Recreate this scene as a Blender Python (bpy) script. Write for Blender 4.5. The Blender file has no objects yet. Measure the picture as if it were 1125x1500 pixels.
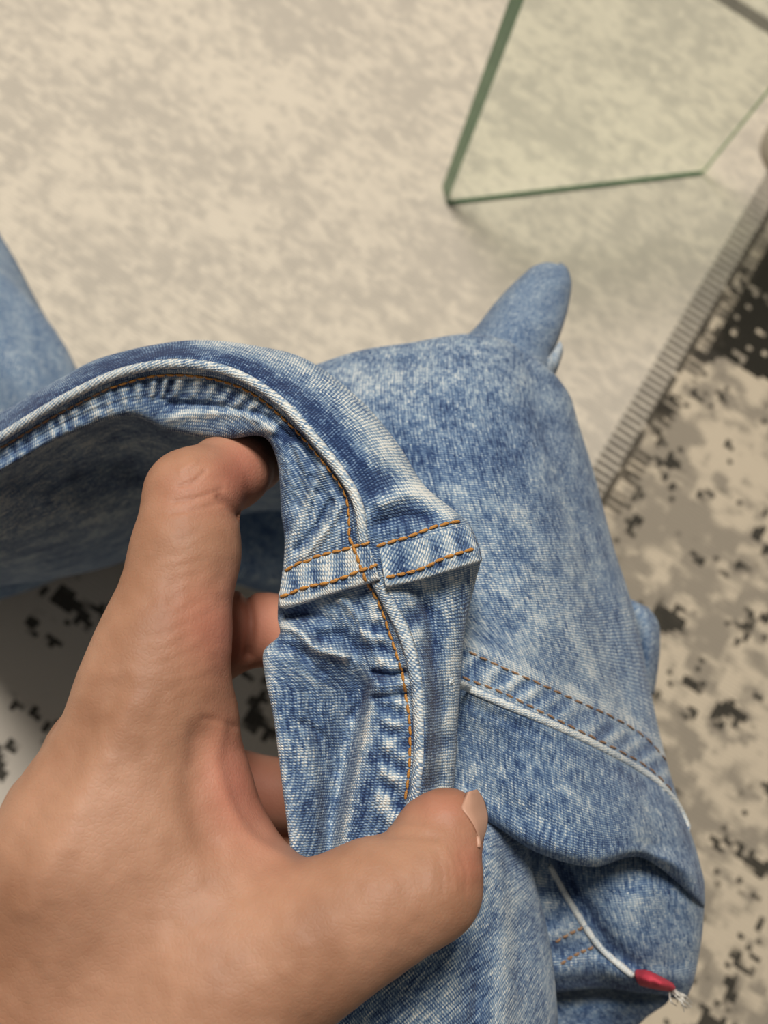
import bpy, math, random
import numpy as np
from mathutils import Vector, Matrix
from mathutils.bvhtree import BVHTree

random.seed(7)
rng = np.random.default_rng(11)
scene = bpy.context.scene
COL = scene.collection

# ------------------------------------------------------------------ camera
F = 1400.0                      # focal length in pixels of the 1125 x 1500 frame
CX, CY = 562.5, 750.0
H = 0.60                        # lens above the rug
NADIR = (352.0, 1097.0)         # where straight down falls in the frame
down = np.array([(NADIR[0]-CX)/F, -(NADIR[1]-CY)/F, -1.0]); down /= np.linalg.norm(down)
Zc = -down
Xc = np.array([1.0, 0, 0]) - Zc[0]*Zc; Xc /= np.linalg.norm(Xc)
Yc = np.cross(Zc, Xc)
R = np.array([Xc, Yc, Zc])      # camera axes -> world
CAMPOS = np.array([0.0, 0.0, H])

cam_data = bpy.data.cameras.new('camera')
cam = bpy.data.objects.new('camera', cam_data); COL.objects.link(cam)
M4 = Matrix.Identity(4)
for i in range(3):
    for j in range(3):
        M4[i][j] = R[i, j]
    M4[i][3] = CAMPOS[i]
cam.matrix_world = M4
cam_data.sensor_fit = 'AUTO'; cam_data.sensor_width = 36.0
cam_data.lens = F/1500.0*36.0
cam_data.clip_start = 0.01
cam_data.dof.use_dof = True
cam_data.dof.focus_distance = 0.203
cam_data.dof.aperture_fstop = 15.5
scene.camera = cam

# ------------------------------------------------------------------ world, lamp, exposure
world = bpy.data.worlds.new('room_light'); scene.world = world
world.use_nodes = True
bg = world.node_tree.nodes['Background']
bg.inputs[0].default_value = (1.0, 0.95, 0.88, 1)
bg.inputs[1].default_value = 0.16
def img_dir(dx, dy):
    """horizontal world direction of a direction in the picture"""
    v = R @ np.array([dx, -dy, 0.0]); v[2] = 0
    return v/np.linalg.norm(v)
lamp_data = bpy.data.lights.new('ceiling_lamp', 'AREA')
lamp_data.shape = 'DISK'; lamp_data.size = 0.62; lamp_data.energy = 61
lamp_data.color = (1.0, 0.945, 0.875)
lamp = bpy.data.objects.new('ceiling_lamp', lamp_data); COL.objects.link(lamp)
lp = img_dir(-0.25, -1.0)*1.0 + np.array([0, 0, 2.35])
lamp.location = lp
lamp.rotation_euler = (Vector((0, 0, 0.3)) - Vector(lp)).to_track_quat('-Z', 'Y').to_euler()
scene.view_settings.view_transform = 'Standard'
scene.view_settings.look = 'None'
scene.view_settings.gamma = 1.0
scene.view_settings.use_curve_mapping = False
scene.view_settings.exposure = 0.0

# ------------------------------------------------------------------ helpers
def W(px, py, d):
    """pixel + distance along the lens axis (millimetres) -> world (metres); arrays allowed"""
    px = np.asarray(px, float); py = np.asarray(py, float); d = np.asarray(d, float)/1000.0
    c = np.stack([(px-CX)/F*d, -(py-CY)/F*d, -d], -1)
    return c @ R.T + CAMPOS
def ground(px, py, z=0.0):
    rc = np.array([(px-CX)/F, -(py-CY)/F, -1.0])
    w = R @ rc
    return CAMPOS + w*((z-H)/w[2])
def obj(name, me, mat=None, parent=None):
    o = bpy.data.objects.new(name, me); COL.objects.link(o)
    if mat is not None and len(me.materials) == 0: me.materials.append(mat)
    if parent is not None: o.parent = parent
    return o
def tag(o, label=None, cat=None, group=None, kind=None):
    if label: o['label'] = label
    if cat: o['category'] = cat
    if group: o['group'] = group
    if kind: o['kind'] = kind
    return o
def empty(name, loc):
    o = bpy.data.objects.new(name, None); COL.objects.link(o); o.location = loc
    o.empty_display_size = 0.02
    bpy.context.view_layer.update()
    return o
def smooth(me, on=True):
    me.polygons.foreach_set('use_smooth', [on]*len(me.polygons)); me.update()
def keep(o, parent):
    """parent without moving"""
    o.parent = parent
    o.matrix_parent_inverse = Matrix.Translation(parent.location).inverted()

# node helper
class N:
    def __init__(s, name):
        s.m = bpy.data.materials.new(name); s.m.use_nodes = True
        s.t = s.m.node_tree; s.t.nodes.clear()
        s.out = s.t.nodes.new('ShaderNodeOutputMaterial')
    def n(s, typ, **kw):
        nd = s.t.nodes.new('ShaderNode'+typ)
        for k, v in kw.items(): setattr(nd, k, v)
        return nd
    def put(s, sock, v):
        if isinstance(v, bpy.types.NodeSocket): s.t.links.new(v, sock)
        elif v is not None: sock.default_value = v
    def math(s, op, a, b=None, c=None, clamp=False):
        nd = s.n('Math', operation=op); nd.use_clamp = clamp
        s.put(nd.inputs[0], a); s.put(nd.inputs[1], b)
        if c is not None: s.put(nd.inputs[2], c)
        return nd.outputs[0]
    def ramp(s, fac, stops, interp='LINEAR'):
        nd = s.n('ValToRGB'); cr = nd.color_ramp; cr.interpolation = interp
        while len(cr.elements) < len(stops): cr.elements.new(0.5)
        for e, (p, c) in zip(cr.elements, stops):
            e.position = p; e.color = (*c, 1) if len(c) == 3 else c
        s.put(nd.inputs[0], fac); return nd.outputs[0]
    def step(s, x, lo, hi):
        nd = s.n('MapRange'); nd.interpolation_type = 'SMOOTHSTEP'
        s.put(nd.inputs[0], x); s.put(nd.inputs[1], lo); s.put(nd.inputs[2], hi)
        return nd.outputs[0]
    def mix(s, fac, a, b):
        nd = s.n('Mix', data_type='RGBA')
        s.put(nd.inputs[0], fac); s.put(nd.inputs[6], a if isinstance(a, bpy.types.NodeSocket) else (*a, 1))
        s.put(nd.inputs[7], b if isinstance(b, bpy.types.NodeSocket) else (*b, 1)); return nd.outputs[2]
    def xyz(s, x, y, z=0.0):
        nd = s.n('CombineXYZ'); s.put(nd.inputs[0], x); s.put(nd.inputs[1], y); s.put(nd.inputs[2], z)
        return nd.outputs[0]
    def noise(s, vec, scale, detail=2.0, rough=0.5, dist=0.0):
        nd = s.n('TexNoise'); s.put(nd.inputs['Vector'], vec)
        nd.inputs['Scale'].default_value = scale; nd.inputs['Detail'].default_value = detail
        nd.inputs['Roughness'].default_value = rough; nd.inputs['Distortion'].default_value = dist
        return nd.outputs[0]
    def bsdf(s, color, rough=0.8, normal=None, **kw):
        b = s.n('BsdfPrincipled'); s.put(b.inputs['Base Color'], color if isinstance(color, bpy.types.NodeSocket) else (*color, 1))
        s.put(b.inputs['Roughness'], rough)
        if normal is not None: s.put(b.inputs['Normal'], normal)
        for k, v in kw.items(): s.put(b.inputs[k.replace('_', ' ')], v)
        s.t.links.new(b.outputs[0], s.out.inputs[0]); return b
    def bump(s, h, strength=0.5, dist=0.001):
        nd = s.n('Bump'); s.put(nd.inputs['Height'], h); nd.inputs['Strength'].default_value = strength
        nd.inputs['Distance'].default_value = dist; return nd.outputs[0]
    def uv(s):
        t = s.n('TexCoord'); sp = s.n('SeparateXYZ'); s.t.links.new(t.outputs['UV'], sp.inputs[0])
        return sp.outputs[0], sp.outputs[1]
    def attr(s, name):
        a = s.n('Attribute'); a.attribute_name = name; return a.outputs['Fac']

def srgb(r, g, b):
    f = lambda c: (c/255/12.92) if c/255 <= 0.04045 else ((c/255+0.055)/1.055)**2.4
    return (f(r), f(g), f(b))

# ------------------------------------------------------------------ materials
WALE = 2.162                    # angle of the diagonal wale in the denim's UV
def denim_material(name, bias=0.0, contrast=1.0, p=0.52, q=1.05):
    k = N(name); u, v = k.uv()                       # UV in millimetres, weft dashes along u
    wob = k.noise(k.xyz(u, v), 0.35, 2.0)
    vv = k.math('ADD', v, k.math('MULTIPLY', k.math('SUBTRACT', wob, 0.5), 0.9))
    row = k.math('DIVIDE', vv, p); i = k.math('FLOOR', row); fr = k.math('SUBTRACT', row, i)
    pr_ = k.math('ADD', k.math('ADD', k.math('DIVIDE', u, q), k.math('MULTIPLY', i, 0.3333)), k.math('MULTIPLY', fr, -0.42))
    ci = k.math('FLOOR', pr_); ph = k.math('SUBTRACT', pr_, ci)
    wn = k.n('TexWhiteNoise', noise_dimensions='2D'); k.put(wn.inputs['Vector'], k.xyz(i, ci)); rnd = wn.outputs['Value']
    tri = k.math('SUBTRACT', 1.0, k.math('ABSOLUTE', k.math('SUBTRACT', k.math('MULTIPLY', ph, 2.0), 1.0)))
    dash = k.step(tri, 0.22, 0.70)
    prof = k.math('MULTIPLY', k.math('MULTIPLY', fr, k.math('SUBTRACT', 1.0, fr)), 4.0)
    weft = k.math('MULTIPLY', dash, k.math('ADD', 0.25, k.math('MULTIPLY', prof, 0.75)))
    bright = k.math('MULTIPLY', weft, k.math('ADD', 0.30, k.math('MULTIPLY', rnd, 0.75)))
    al = k.math('ADD', k.math('MULTIPLY', u, -0.558), k.math('MULTIPLY', v, 0.83))
    pe = k.math('ADD', k.math('MULTIPLY', u, 0.83), k.math('MULTIPLY', v, 0.558))
    fleck = k.noise(k.xyz(k.math('MULTIPLY', al, 0.30), k.math('MULTIPLY', pe, 0.95)), 1.0, 3.0, 0.65)
    fade = k.noise(k.xyz(k.math('MULTIPLY', al, 0.07), k.math('MULTIPLY', pe, 0.10)), 1.0, 3.0, 0.6)
    wear = k.attr('wear')  # real dye fading plus fold shade painted into the colour
    t = k.math('ADD', 0.26+bias, k.math('MULTIPLY', bright, 0.52))
    t = k.math('ADD', t, k.math('MULTIPLY', k.math('SUBTRACT', fleck, 0.5), 1.35*contrast))
    t = k.math('ADD', t, k.math('MULTIPLY', k.math('SUBTRACT', fade, 0.5), 0.9*contrast))
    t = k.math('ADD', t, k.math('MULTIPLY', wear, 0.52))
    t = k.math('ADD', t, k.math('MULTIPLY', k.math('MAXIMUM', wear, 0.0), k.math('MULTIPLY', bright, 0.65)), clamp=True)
    col = k.ramp(t, [(0.0, srgb(34, 52, 88)), (0.25, srgb(68, 93, 130)), (0.5, srgb(118, 142, 166)),
                     (0.75, srgb(176, 189, 196)), (1.0, srgb(222, 222, 215))])
    hgt = k.math('ADD', weft, k.math('MULTIPLY', prof, 0.5))
    k.bsdf(col, 0.9, k.bump(hgt, 0.6, 0.00022), Sheen_Weight=0.12, Specular_IOR_Level=0.12)
    return k.m
M_DENIM = denim_material('washed_denim')
M_DENIM_FAR = denim_material('soft_denim', contrast=0.45)
M_DENIM_RIDGE = denim_material('worn_seam_denim', bias=0.05)

def thread_material():
    k = N('ochre_thread'); g = k.n('TexCoord')
    wv = k.n('TexWave', wave_type='BANDS', bands_direction='DIAGONAL'); k.put(wv.inputs[0], g.outputs['Generated'])
    wv.inputs['Scale'].default_value = 1.6
    col = k.mix(wv.outputs['Fac'], srgb(140, 90, 38), srgb(208, 148, 68))
    k.bsdf(col, 0.7, k.bump(wv.outputs['Fac'], 0.4, 0.0002)); return k.m
M_THREAD = thread_material()
def thread2():
    k = N('faded_brown_thread'); g = k.n('TexCoord')
    wv = k.n('TexWave', wave_type='BANDS', bands_direction='DIAGONAL'); k.put(wv.inputs[0], g.outputs['Generated'])
    wv.inputs['Scale'].default_value = 1.6
    k.bsdf(k.mix(wv.outputs['Fac'], srgb(104, 76, 58), srgb(164, 128, 92)), 0.8); return k.m
M_THREAD2 = thread2()
def plain(name, c, rough=0.8, noise_amt=0.12, scale=400):
    k = N(name); t = k.n('TexCoord')
    nz = k.noise(t.outputs['Object'], scale, 3.0)
    c2 = tuple(x*(1-noise_amt*2) for x in c)
    k.bsdf(k.mix(nz, c2, c), rough, k.bump(nz, 0.3, 0.0004)); return k.m
M_RED = plain('red_woven_tab', srgb(204, 62, 80), 0.8, 0.15, 900)
M_WHITE = plain('white_cotton', srgb(214, 210, 200), 0.9, 0.12, 900)
M_GREY = plain('grey_lacquer', srgb(176, 170, 156), 0.35, 0.03, 60)

def skin_material():
    k = N('skin'); tc = k.n('TexCoord'); o = tc.outputs['Object']
    blot = k.noise(o, 38.0, 3.0, 0.55)
    fine = k.noise(o, 420.0, 3.0, 0.6)
    red = k.attr('flush'); crease = k.attr('crease')
    c = k.mix(k.step(blot, 0.3, 0.7), srgb(146, 106, 81), srgb(178, 137, 111))
    c = k.mix(k.math('MULTIPLY', fine, 0.22), c, srgb(146, 98, 76))
    c = k.mix(k.math('MULTIPLY', red, 0.55, clamp=True), c, srgb(200, 118, 102))
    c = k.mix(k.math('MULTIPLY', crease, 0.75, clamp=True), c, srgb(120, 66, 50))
    vo = k.n('TexVoronoi', feature='DISTANCE_TO_EDGE'); k.put(vo.inputs['Vector'], o); vo.inputs['Scale'].default_value = 900
    lines = k.noise(k.n('TexCoord').outputs['Object'], 1500.0, 2.0)
    h = k.math('ADD', k.math('MULTIPLY', k.step(vo.outputs[0], 0.0, 0.25), 0.7), k.math('MULTIPLY', lines, 0.4))
    b = k.bsdf(c, 0.56, k.bump(h, 0.30, 0.00012), Specular_IOR_Level=0.32,
               Subsurface_Weight=0.22, Subsurface_Scale=0.004)
    b.inputs['Subsurface Radius'].default_value = (1.0, 0.35, 0.2)
    return k.m
M_SKIN = skin_material()
k = N('nail'); tc = k.n('TexCoord')
k.bsdf(k.mix(k.noise(tc.outputs['Object'], 200, 2.0), srgb(176, 134, 112), srgb(194, 154, 132)), 0.48, Specular_IOR_Level=0.35)
M_NAIL = k.m

# ------------------------------------------------------------------ floor + rug
gA = ground(1125, 312); gB = ground(878, 738)
eU = (gA-gB); eU[2] = 0; eU /= np.linalg.norm(eU)            # along the rug border, towards picture top
eV = np.array([-eU[1], eU[0], 0.0])                          # across the border, towards the light field
if np.dot(ground(300, 200)-gB, eV) < 0: eV = -eV
def rug_uv(px, py):
    g = ground(px, py) - gB
    return float(g @ eU), float(g @ eV)
U_LOW = rug_uv(0, 700)[0]
U_TOP = rug_uv(1096, 20)[0]

def rug_material():
    k = N('distressed_rug'); u, v = k.uv()                   # UV in metres in the rug's own axes
    cell = 0.0032
    jit = k.noise(k.xyz(u, v), 420.0, 1.0)
    us = k.math('MULTIPLY', k.math('FLOOR', k.math('DIVIDE', k.math('ADD', u, k.math('MULTIPLY', jit, 0.0022)), cell)), cell)
    vs = k.math('MULTIPLY', k.math('FLOOR', k.math('DIVIDE', k.math('ADD', v, k.math('MULTIPLY', jit, 0.0022)), cell*1.2)), cell*1.2)
    def nz(su, sv, det=3.0, off=0.0, rough=0.6, uu=us, vw=vs):
        return k.noise(k.xyz(k.math('MULTIPLY', uu, su), k.math('MULTIPLY', vw, sv), off), 1.0, det, rough)
    # light field
    big = nz(12, 9, 2.0); mid = nz(120, 62, 2.5, 3.1); fine = nz(300, 120, 1.0, 7.7)
    m = k.math('ADD', k.math('MULTIPLY', k.math('SUBTRACT', big, 0.5), 0.55), k.math('ADD', k.math('MULTIPLY', mid, 0.62), k.math('MULTIPLY', fine, 0.38)))
    m = k.step(m, 0.38, 0.62)
    light = k.mix(m, srgb(192, 184, 170), srgb(219, 209, 191))
    # patterned field
    b2 = nz(17, 15, 3.0, 11.3); m2 = nz(85, 65, 2.0, 5.2); f2 = nz(190, 150, 1.0, 2.2)
    g = k.step(k.math('ADD', k.math('MULTIPLY', b2, 0.62), k.math('MULTIPLY', m2, 0.38)), 0.46, 0.54)
    low = k.step(u, U_LOW+0.012, U_LOW-0.012)                # the paler end of the pattern
    leftp = k.math('MULTIPLY', low, k.step(v, 0.03, 0.07))
    pat = k.mix(g, srgb(150, 141, 126), srgb(200, 187, 165))
    pat = k.mix(leftp, pat, srgb(196, 188, 176))
    dk = k.math('ADD', k.math('MULTIPLY', nz(30, 30, 2.0, 21.0), 0.5), k.math('ADD', k.math('MULTIPLY', nz(105, 90, 1.0, 31.0), 0.3), k.math('MULTIPLY', f2, 0.2)))
    dk = k.step(dk, 0.555, 0.575)
    pat = k.mix(k.math('MULTIPLY', dk, 0.95), pat, srgb(52, 50, 45))
    # dark motif near the border, far end
    def box(x, lo, hi, e=0.002):
        return k.math('MULTIPLY', k.step(x, lo-e, lo+e), k.step(x, hi+e, hi-e))
    mu0, mv0 = rug_uv(1040, 500); mu1, mv1 = rug_uv(1125, 330)
    dots = k.step(nz(150, 120, 0.0, 40.0), 0.66, 0.70)
    motif = k.math('MULTIPLY', k.math('MULTIPLY', box(us, mu0-0.005, mu0+0.10), box(vs, -0.075, -0.012)), k.math('SUBTRACT', 1.0, dots))
    pat = k.mix(motif, pat, srgb(44, 42, 36))
    inpat = k.math('MAXIMUM', k.step(v, 0.0005, -0.0005), low)
    col = k.mix(inpat, light, pat)
    # border line with cross ticks
    tick = k.math('FRACT', k.math('DIVIDE', u, 0.0058))
    tk = k.math('MULTIPLY', k.step(tick, 0.16, 0.26), k.step(tick, 0.84, 0.74))
    rag = nz(160, 0, 1.0, 50.0)
    above = k.step(u, U_LOW, U_LOW+0.004)
    t_out = k.math('MULTIPLY', tk, box(v, 0.0012, 0.0165, 0.001))
    t_in = k.math('MULTIPLY', k.math('MULTIPLY', tk, box(v, -0.016, -0.003, 0.002)), k.step(nz(40, 0, 1.0, 60.0), 0.45, 0.52))
    line = k.math('MULTIPLY', box(v, -0.0035, 0.0015, 0.0008), k.step(rag, 0.36, 0.44))
    blot = k.math('MULTIPLY', box(vs, -0.017, -0.001), k.step(nz(70, 40, 1.0, 70.0), 0.58, 0.6))
    brd = k.math('MULTIPLY', k.math('MAXIMUM', k.math('MAXIMUM', t_out, t_in), k.math('MAXIMUM', line, blot)), above)
    col = k.mix(k.math('MULTIPLY', brd, 0.88), col, srgb(58, 54, 47))
    # cross border at the far end
    far = k.math('MULTIPLY', box(us, U_TOP-0.007, U_TOP+0.007, 0.002), k.step(v, -0.2, 0.09))
    col = k.mix(k.math('MULTIPLY', far, 0.8), col, srgb(70, 66, 62))
    pile = k.noise(k.xyz(u, v), 1600.0, 2.0, 0.7)
    weave = k.math('ADD', pile, k.math('MULTIPLY', k.math('SINE', k.math('MULTIPLY', u, 2200.0)), 0.25))
    k.bsdf(col, 0.95, k.bump(weave, 0.5, 0.0012), Specular_IOR_Level=0.1, Sheen_Weight=0.1)
    return k.m
def slab(name, u0, u1, v0, v1, z0, z1, mat, nu=1, nv=1):
    vs, fs, uvs = [], [], []
    for z in (z0, z1):
        for (a, b) in ((u0, v0), (u1, v0), (u1, v1), (u0, v1)):
            p = gB + eU*a + eV*b; vs.append((p[0], p[1], z)); uvs.append((a, b))
    fs = [(0, 1, 2, 3), (4, 5, 6, 7), (0, 1, 5, 4), (1, 2, 6, 5), (2, 3, 7, 6), (3, 0, 4, 7)]
    me = bpy.data.meshes.new(name); me.from_pydata(vs, [], fs)
    uvl = me.uv_layers.new(name='UVMap')
    for l in me.loops: uvl.data[l.index].uv = uvs[l.vertex_index]
    import bmesh
    bm = bmesh.new(); bm.from_mesh(me); bmesh.ops.recalc_face_normals(bm, faces=bm.faces); bm.to_mesh(me); bm.free()
    me.materials.append(mat)
    return me
kf = N('floor_laminate'); tcf = kf.n('TexCoord')
kf.bsdf(kf.mix(kf.noise(tcf.outputs['Object'], 6, 3.0), srgb(150, 128, 100), srgb(170, 146, 116)), 0.4)
fl = obj('floor', slab('floor', -2.2, 2.2, -2.2, 2.2, -0.06, -0.008, kf.m)); tag(fl, kind='structure')
kw = N('wall_plaster'); tcw = kw.n('TexCoord')
kw.bsdf(kw.mix(kw.noise(tcw.outputs['Object'], 30, 3.0), srgb(206, 198, 186), srgb(216, 208, 196)), 0.9)
wl_ = obj('wall_back', slab('wall_back', 2.2, 2.3, -2.2, 2.2, -0.06, 2.6, kw.m)); tag(wl_, kind='structure')
wl_ = obj('wall_left', slab('wall_left', -2.2, 2.2, 2.2, 2.3, -0.06, 2.6, kw.m)); tag(wl_, kind='structure')
rug = obj('rug', slab('rug', -1.0, 0.9, -0.8, 1.1, -0.008, 0.0, rug_material()))
tag(rug, 'beige and grey distressed rug with black speckled border', 'rug')

# ------------------------------------------------------------------ glass panel
def glass_material(name, tint, refl, edge=False):
    k = N(name)
    tr = k.n('BsdfTransparent'); tr.inputs[0].default_value = (*tint, 1)
    gl = k.n('BsdfGlossy'); gl.inputs['Roughness'].default_value = 0.03; gl.inputs[0].default_value = (0.9, 0.95, 0.9, 1)
    fz = k.n('LayerWeight'); fz.inputs[0].default_value = 0.12
    ms = k.n('MixShader'); k.put(ms.inputs[0], k.math('MULTIPLY', fz.outputs['Fresnel'], refl)); k.t.links.new(tr.outputs[0], ms.inputs[1]); k.t.links.new(gl.outputs[0], ms.inputs[2])
    if edge:
        tc = k.n('TexCoord')
        df = k.n('BsdfPrincipled'); df.inputs['Roughness'].default_value = 0.2
        nz = k.noise(tc.outputs['Object'], 9.0, 2.0)
        k.put(df.inputs['Base Color'], k.mix(nz, srgb(30, 66, 42), srgb(66, 128, 82)))
        m2 = k.n('MixShader'); m2.inputs[0].default_value = 0.85
        k.t.links.new(ms.outputs[0], m2.inputs[1]); k.t.links.new(df.outputs[0], m2.inputs[2]); ms = m2
    k.t.links.new(ms.outputs[0], k.out.inputs[0]); return k.m
M_GLASS = glass_material('clear_glass', (0.93, 0.96, 0.935), 0.5)
M_GLASS2 = glass_material('inner_glass_face', (0.965, 0.98, 0.955), 0.0)
M_GEDGE2 = glass_material('faint_glass_edge', (0.6, 0.72, 0.6), 0.5)
M_GEDGE = glass_material('green_glass_edge', (0.35, 0.6, 0.42), 1.0, True)
ga = ground(654, 300); gb = ground(1027, 256)
gdir = (gb-ga); gl_len = np.linalg.norm(gdir); gdir /= gl_len
gn = np.array([-gdir[1], gdir[0], 0]);
if np.dot(gn, img_dir(0, -1)) < 0: gn = -gn
TH = 0.0145; GH = 0.30
gv = []
for z in (0.0005, GH):
    for (a, b) in ((0, 0), (gl_len, 0), (gl_len, TH), (0, TH)):
        p = ga + gdir*a + gn*b; gv.append((p[0]-ga[0], p[1]-ga[1], z))
groot = empty('glass_panel', (ga[0], ga[1], 0))
def sub_mesh(name, verts, faces, mat, parent):
    used = sorted({i for f in faces for i in f}); mp = {i: j for j, i in enumerate(used)}
    me = bpy.data.meshes.new(name); me.from_pydata([verts[i] for i in used], [], [tuple(mp[i] for i in f) for f in faces])
    o = obj(name, me, mat, parent); return o
sub_mesh('glass_pane', gv, [(0, 1, 5, 4)], M_GLASS, groot)
sub_mesh('glass_pane', gv, [(2, 3, 7, 6)], M_GLASS2, groot)
for f_ in ((3, 0, 4, 7), (4, 5, 6, 7)):
    sub_mesh('glass_edge', gv, [f_], M_GEDGE, groot)['label'] = 'polished green edge of the glass'
sub_mesh('glass_edge', gv, [(1, 2, 6, 5)], M_GLASS2, groot)
# ground arris along the foot and the far corner
def bar(p0, p1, w, h, mat):
    p0 = np.array(p0); p1 = np.array(p1); t = (p1-p0)/np.linalg.norm(p1-p0)
    s1 = gn if abs(t[2]) < 0.5 else gn; s2 = np.array([0, 0, 1.0]) if abs(t[2]) < 0.5 else gdir
    vs_ = [tuple(p+s1*a*w+s2*b*h) for p in (p0, p1) for (a, b) in ((0, 0), (1, 0), (1, 1), (0, 1))]
    fs_ = [(0, 1, 2, 3), (7, 6, 5, 4), (0, 4, 5, 1), (1, 5, 6, 2), (2, 6, 7, 3), (3, 7, 4, 0)]
    return sub_mesh('ground_arris', vs_, fs_, mat, groot)
g0 = np.array([0, 0, 0.0005]); g1 = gdir*gl_len
bar(g0-gn*0.0004, g0+g1-gn*0.0004, 0.0022, 0.002, M_GEDGE)
bar(g0+g1-gn*0.0002+np.array([0, 0, 0.002]), g0+g1-gn*0.0002+np.array([0, 0, GH]), 0.0014, 0.0014, M_GEDGE2)
tag(groot, 'clear upright glass panel with green edges standing on the rug', 'glass panel')

# grey furniture leg at the right margin
lb = ground(1163, 226)
me = bpy.data.meshes.new('furniture_leg'); vs = []; fs = []
prof = [(0.0, 0.0), (0.025, 0.0), (0.0285, 0.002), (0.0295, 0.006), (0.029, 0.02), (0.0295, 0.14), (0.030, 0.30), (0.0, 0.30)]
ns = 40
for (r_, z_) in prof:
    for a in range(ns):
        vs.append((r_*math.cos(2*math.pi*a/ns), r_*math.sin(2*math.pi*a/ns), z_))
for i in range(len(prof)-1):
    for a in range(ns):
        fs.append((i*ns+a, i*ns+(a+1) % ns, (i+1)*ns+(a+1) % ns, (i+1)*ns+a))
me.from_pydata(vs, [], fs); smooth(me)
lo = obj('furniture_leg', me, M_GREY); lo.location = lb
tag(lo, 'round grey furniture leg beside the glass panel at right margin', 'furniture leg')

# ------------------------------------------------------------------ cloth patches
def cr(P, n, axis):
    """Catmull-Rom resampling of a control grid along one axis with n samples (chord-length spaced knots)"""
    P = np.moveaxis(P, axis, 0); m = P.shape[0]
    seg = np.linalg.norm(np.diff(P[..., :3], axis=0), axis=-1).reshape(m-1, -1).mean(1)
    kn = np.concatenate([[0], np.cumsum(np.maximum(seg, 1e-6))])
    t = np.linspace(0, kn[-1], n)
    i = np.clip(np.searchsorted(kn, t, side='right')-1, 0, m-2)
    h = (kn[i+1]-kn[i]); s = (t-kn[i])/h
    # tangents (non-uniform)
    T = np.zeros_like(P)
    d = np.diff(P, axis=0)/np.diff(kn).reshape((-1,)+(1,)*(P.ndim-1))
    T[0] = d[0]; T[-1] = d[-1]
    if m > 2:
        w = np.diff(kn)
        w0 = w[:-1].reshape((-1,)+(1,)*(P.ndim-1)); w1 = w[1:].reshape((-1,)+(1,)*(P.ndim-1))
        T[1:-1] = (d[:-1]*w1 + d[1:]*w0)/(w0+w1)
    sh = (-1,)+(1,)*(P.ndim-1)
    s = s.reshape(sh); h = h.reshape(sh)
    out = (2*s**3-3*s**2+1)*P[i] + (s**3-2*s**2+s)*h*T[i] + (-2*s**3+3*s**2)*P[i+1] + (s**3-s**2)*h*T[i+1]
    return np.moveaxis(out, 0, axis)
def spline(pts, n):
    return cr(np.asarray(pts, float), n, 0)
def nearest(poly, X, Y):
    """arc length s and signed distance t (positive to the right of travel, y down) of points to a polyline, in pixels"""
    P = spline(np.c_[np.asarray(poly, float)[:, :2], np.zeros(len(poly))], max(40, 12*len(poly)))[:, :2]
    L = np.r_[0, np.cumsum(np.linalg.norm(np.diff(P, axis=0), axis=1))]
    best = np.full(X.shape, 1e9); S = np.zeros(X.shape); Tt = np.zeros(X.shape); E = np.zeros(X.shape)
    for a in range(len(P)-1):
        dx, dy = P[a+1]-P[a]; l2 = dx*dx+dy*dy+1e-9
        raw = ((X-P[a, 0])*dx+(Y-P[a, 1])*dy)/l2
        w = np.clip(raw, 0, 1)
        qx = P[a, 0]+w*dx; qy = P[a, 1]+w*dy
        dd = np.hypot(X-qx, Y-qy)
        m = dd < best
        best = np.where(m, dd, best); S = np.where(m, L[a]+w*math.sqrt(l2), S)
        Tt = np.where(m, np.sign(dx*(Y-P[a, 1])-dy*(X-P[a, 0]))*dd, Tt)
    return S, Tt, best, L[-1]
def wob(s, seed, per):
    """smooth 1-D noise"""
    r = np.random.default_rng(seed).uniform(-1, 1, 4096)
    x = np.asarray(s)/per + 1000; i = np.floor(x).astype(int); f = x-i; f = f*f*(3-2*f)
    return r[i % 4096]*(1-f)+r[(i+1) % 4096]*f
def sm(x, a, b):
    t = np.clip((x-a)/(b-a), 0, 1); return t*t*(3-2*t)
def noise2(X, Y, per, seed):
    r = np.random.default_rng(seed).uniform(-1, 1, (256, 256))
    x = X/per+5000; y = Y/per+5000
    i = np.floor(x).astype(int); j = np.floor(y).astype(int); f = x-i; g = y-j
    f = f*f*(3-2*f); g = g*g*(3-2*g)
    a = r[i % 256, j % 256]; b = r[(i+1) % 256, j % 256]; c = r[i % 256, (j+1) % 256]; d = r[(i+1) % 256, (j+1) % 256]
    return (a*(1-f)+b*f)*(1-g)+(c*(1-f)+d*f)*g
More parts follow.
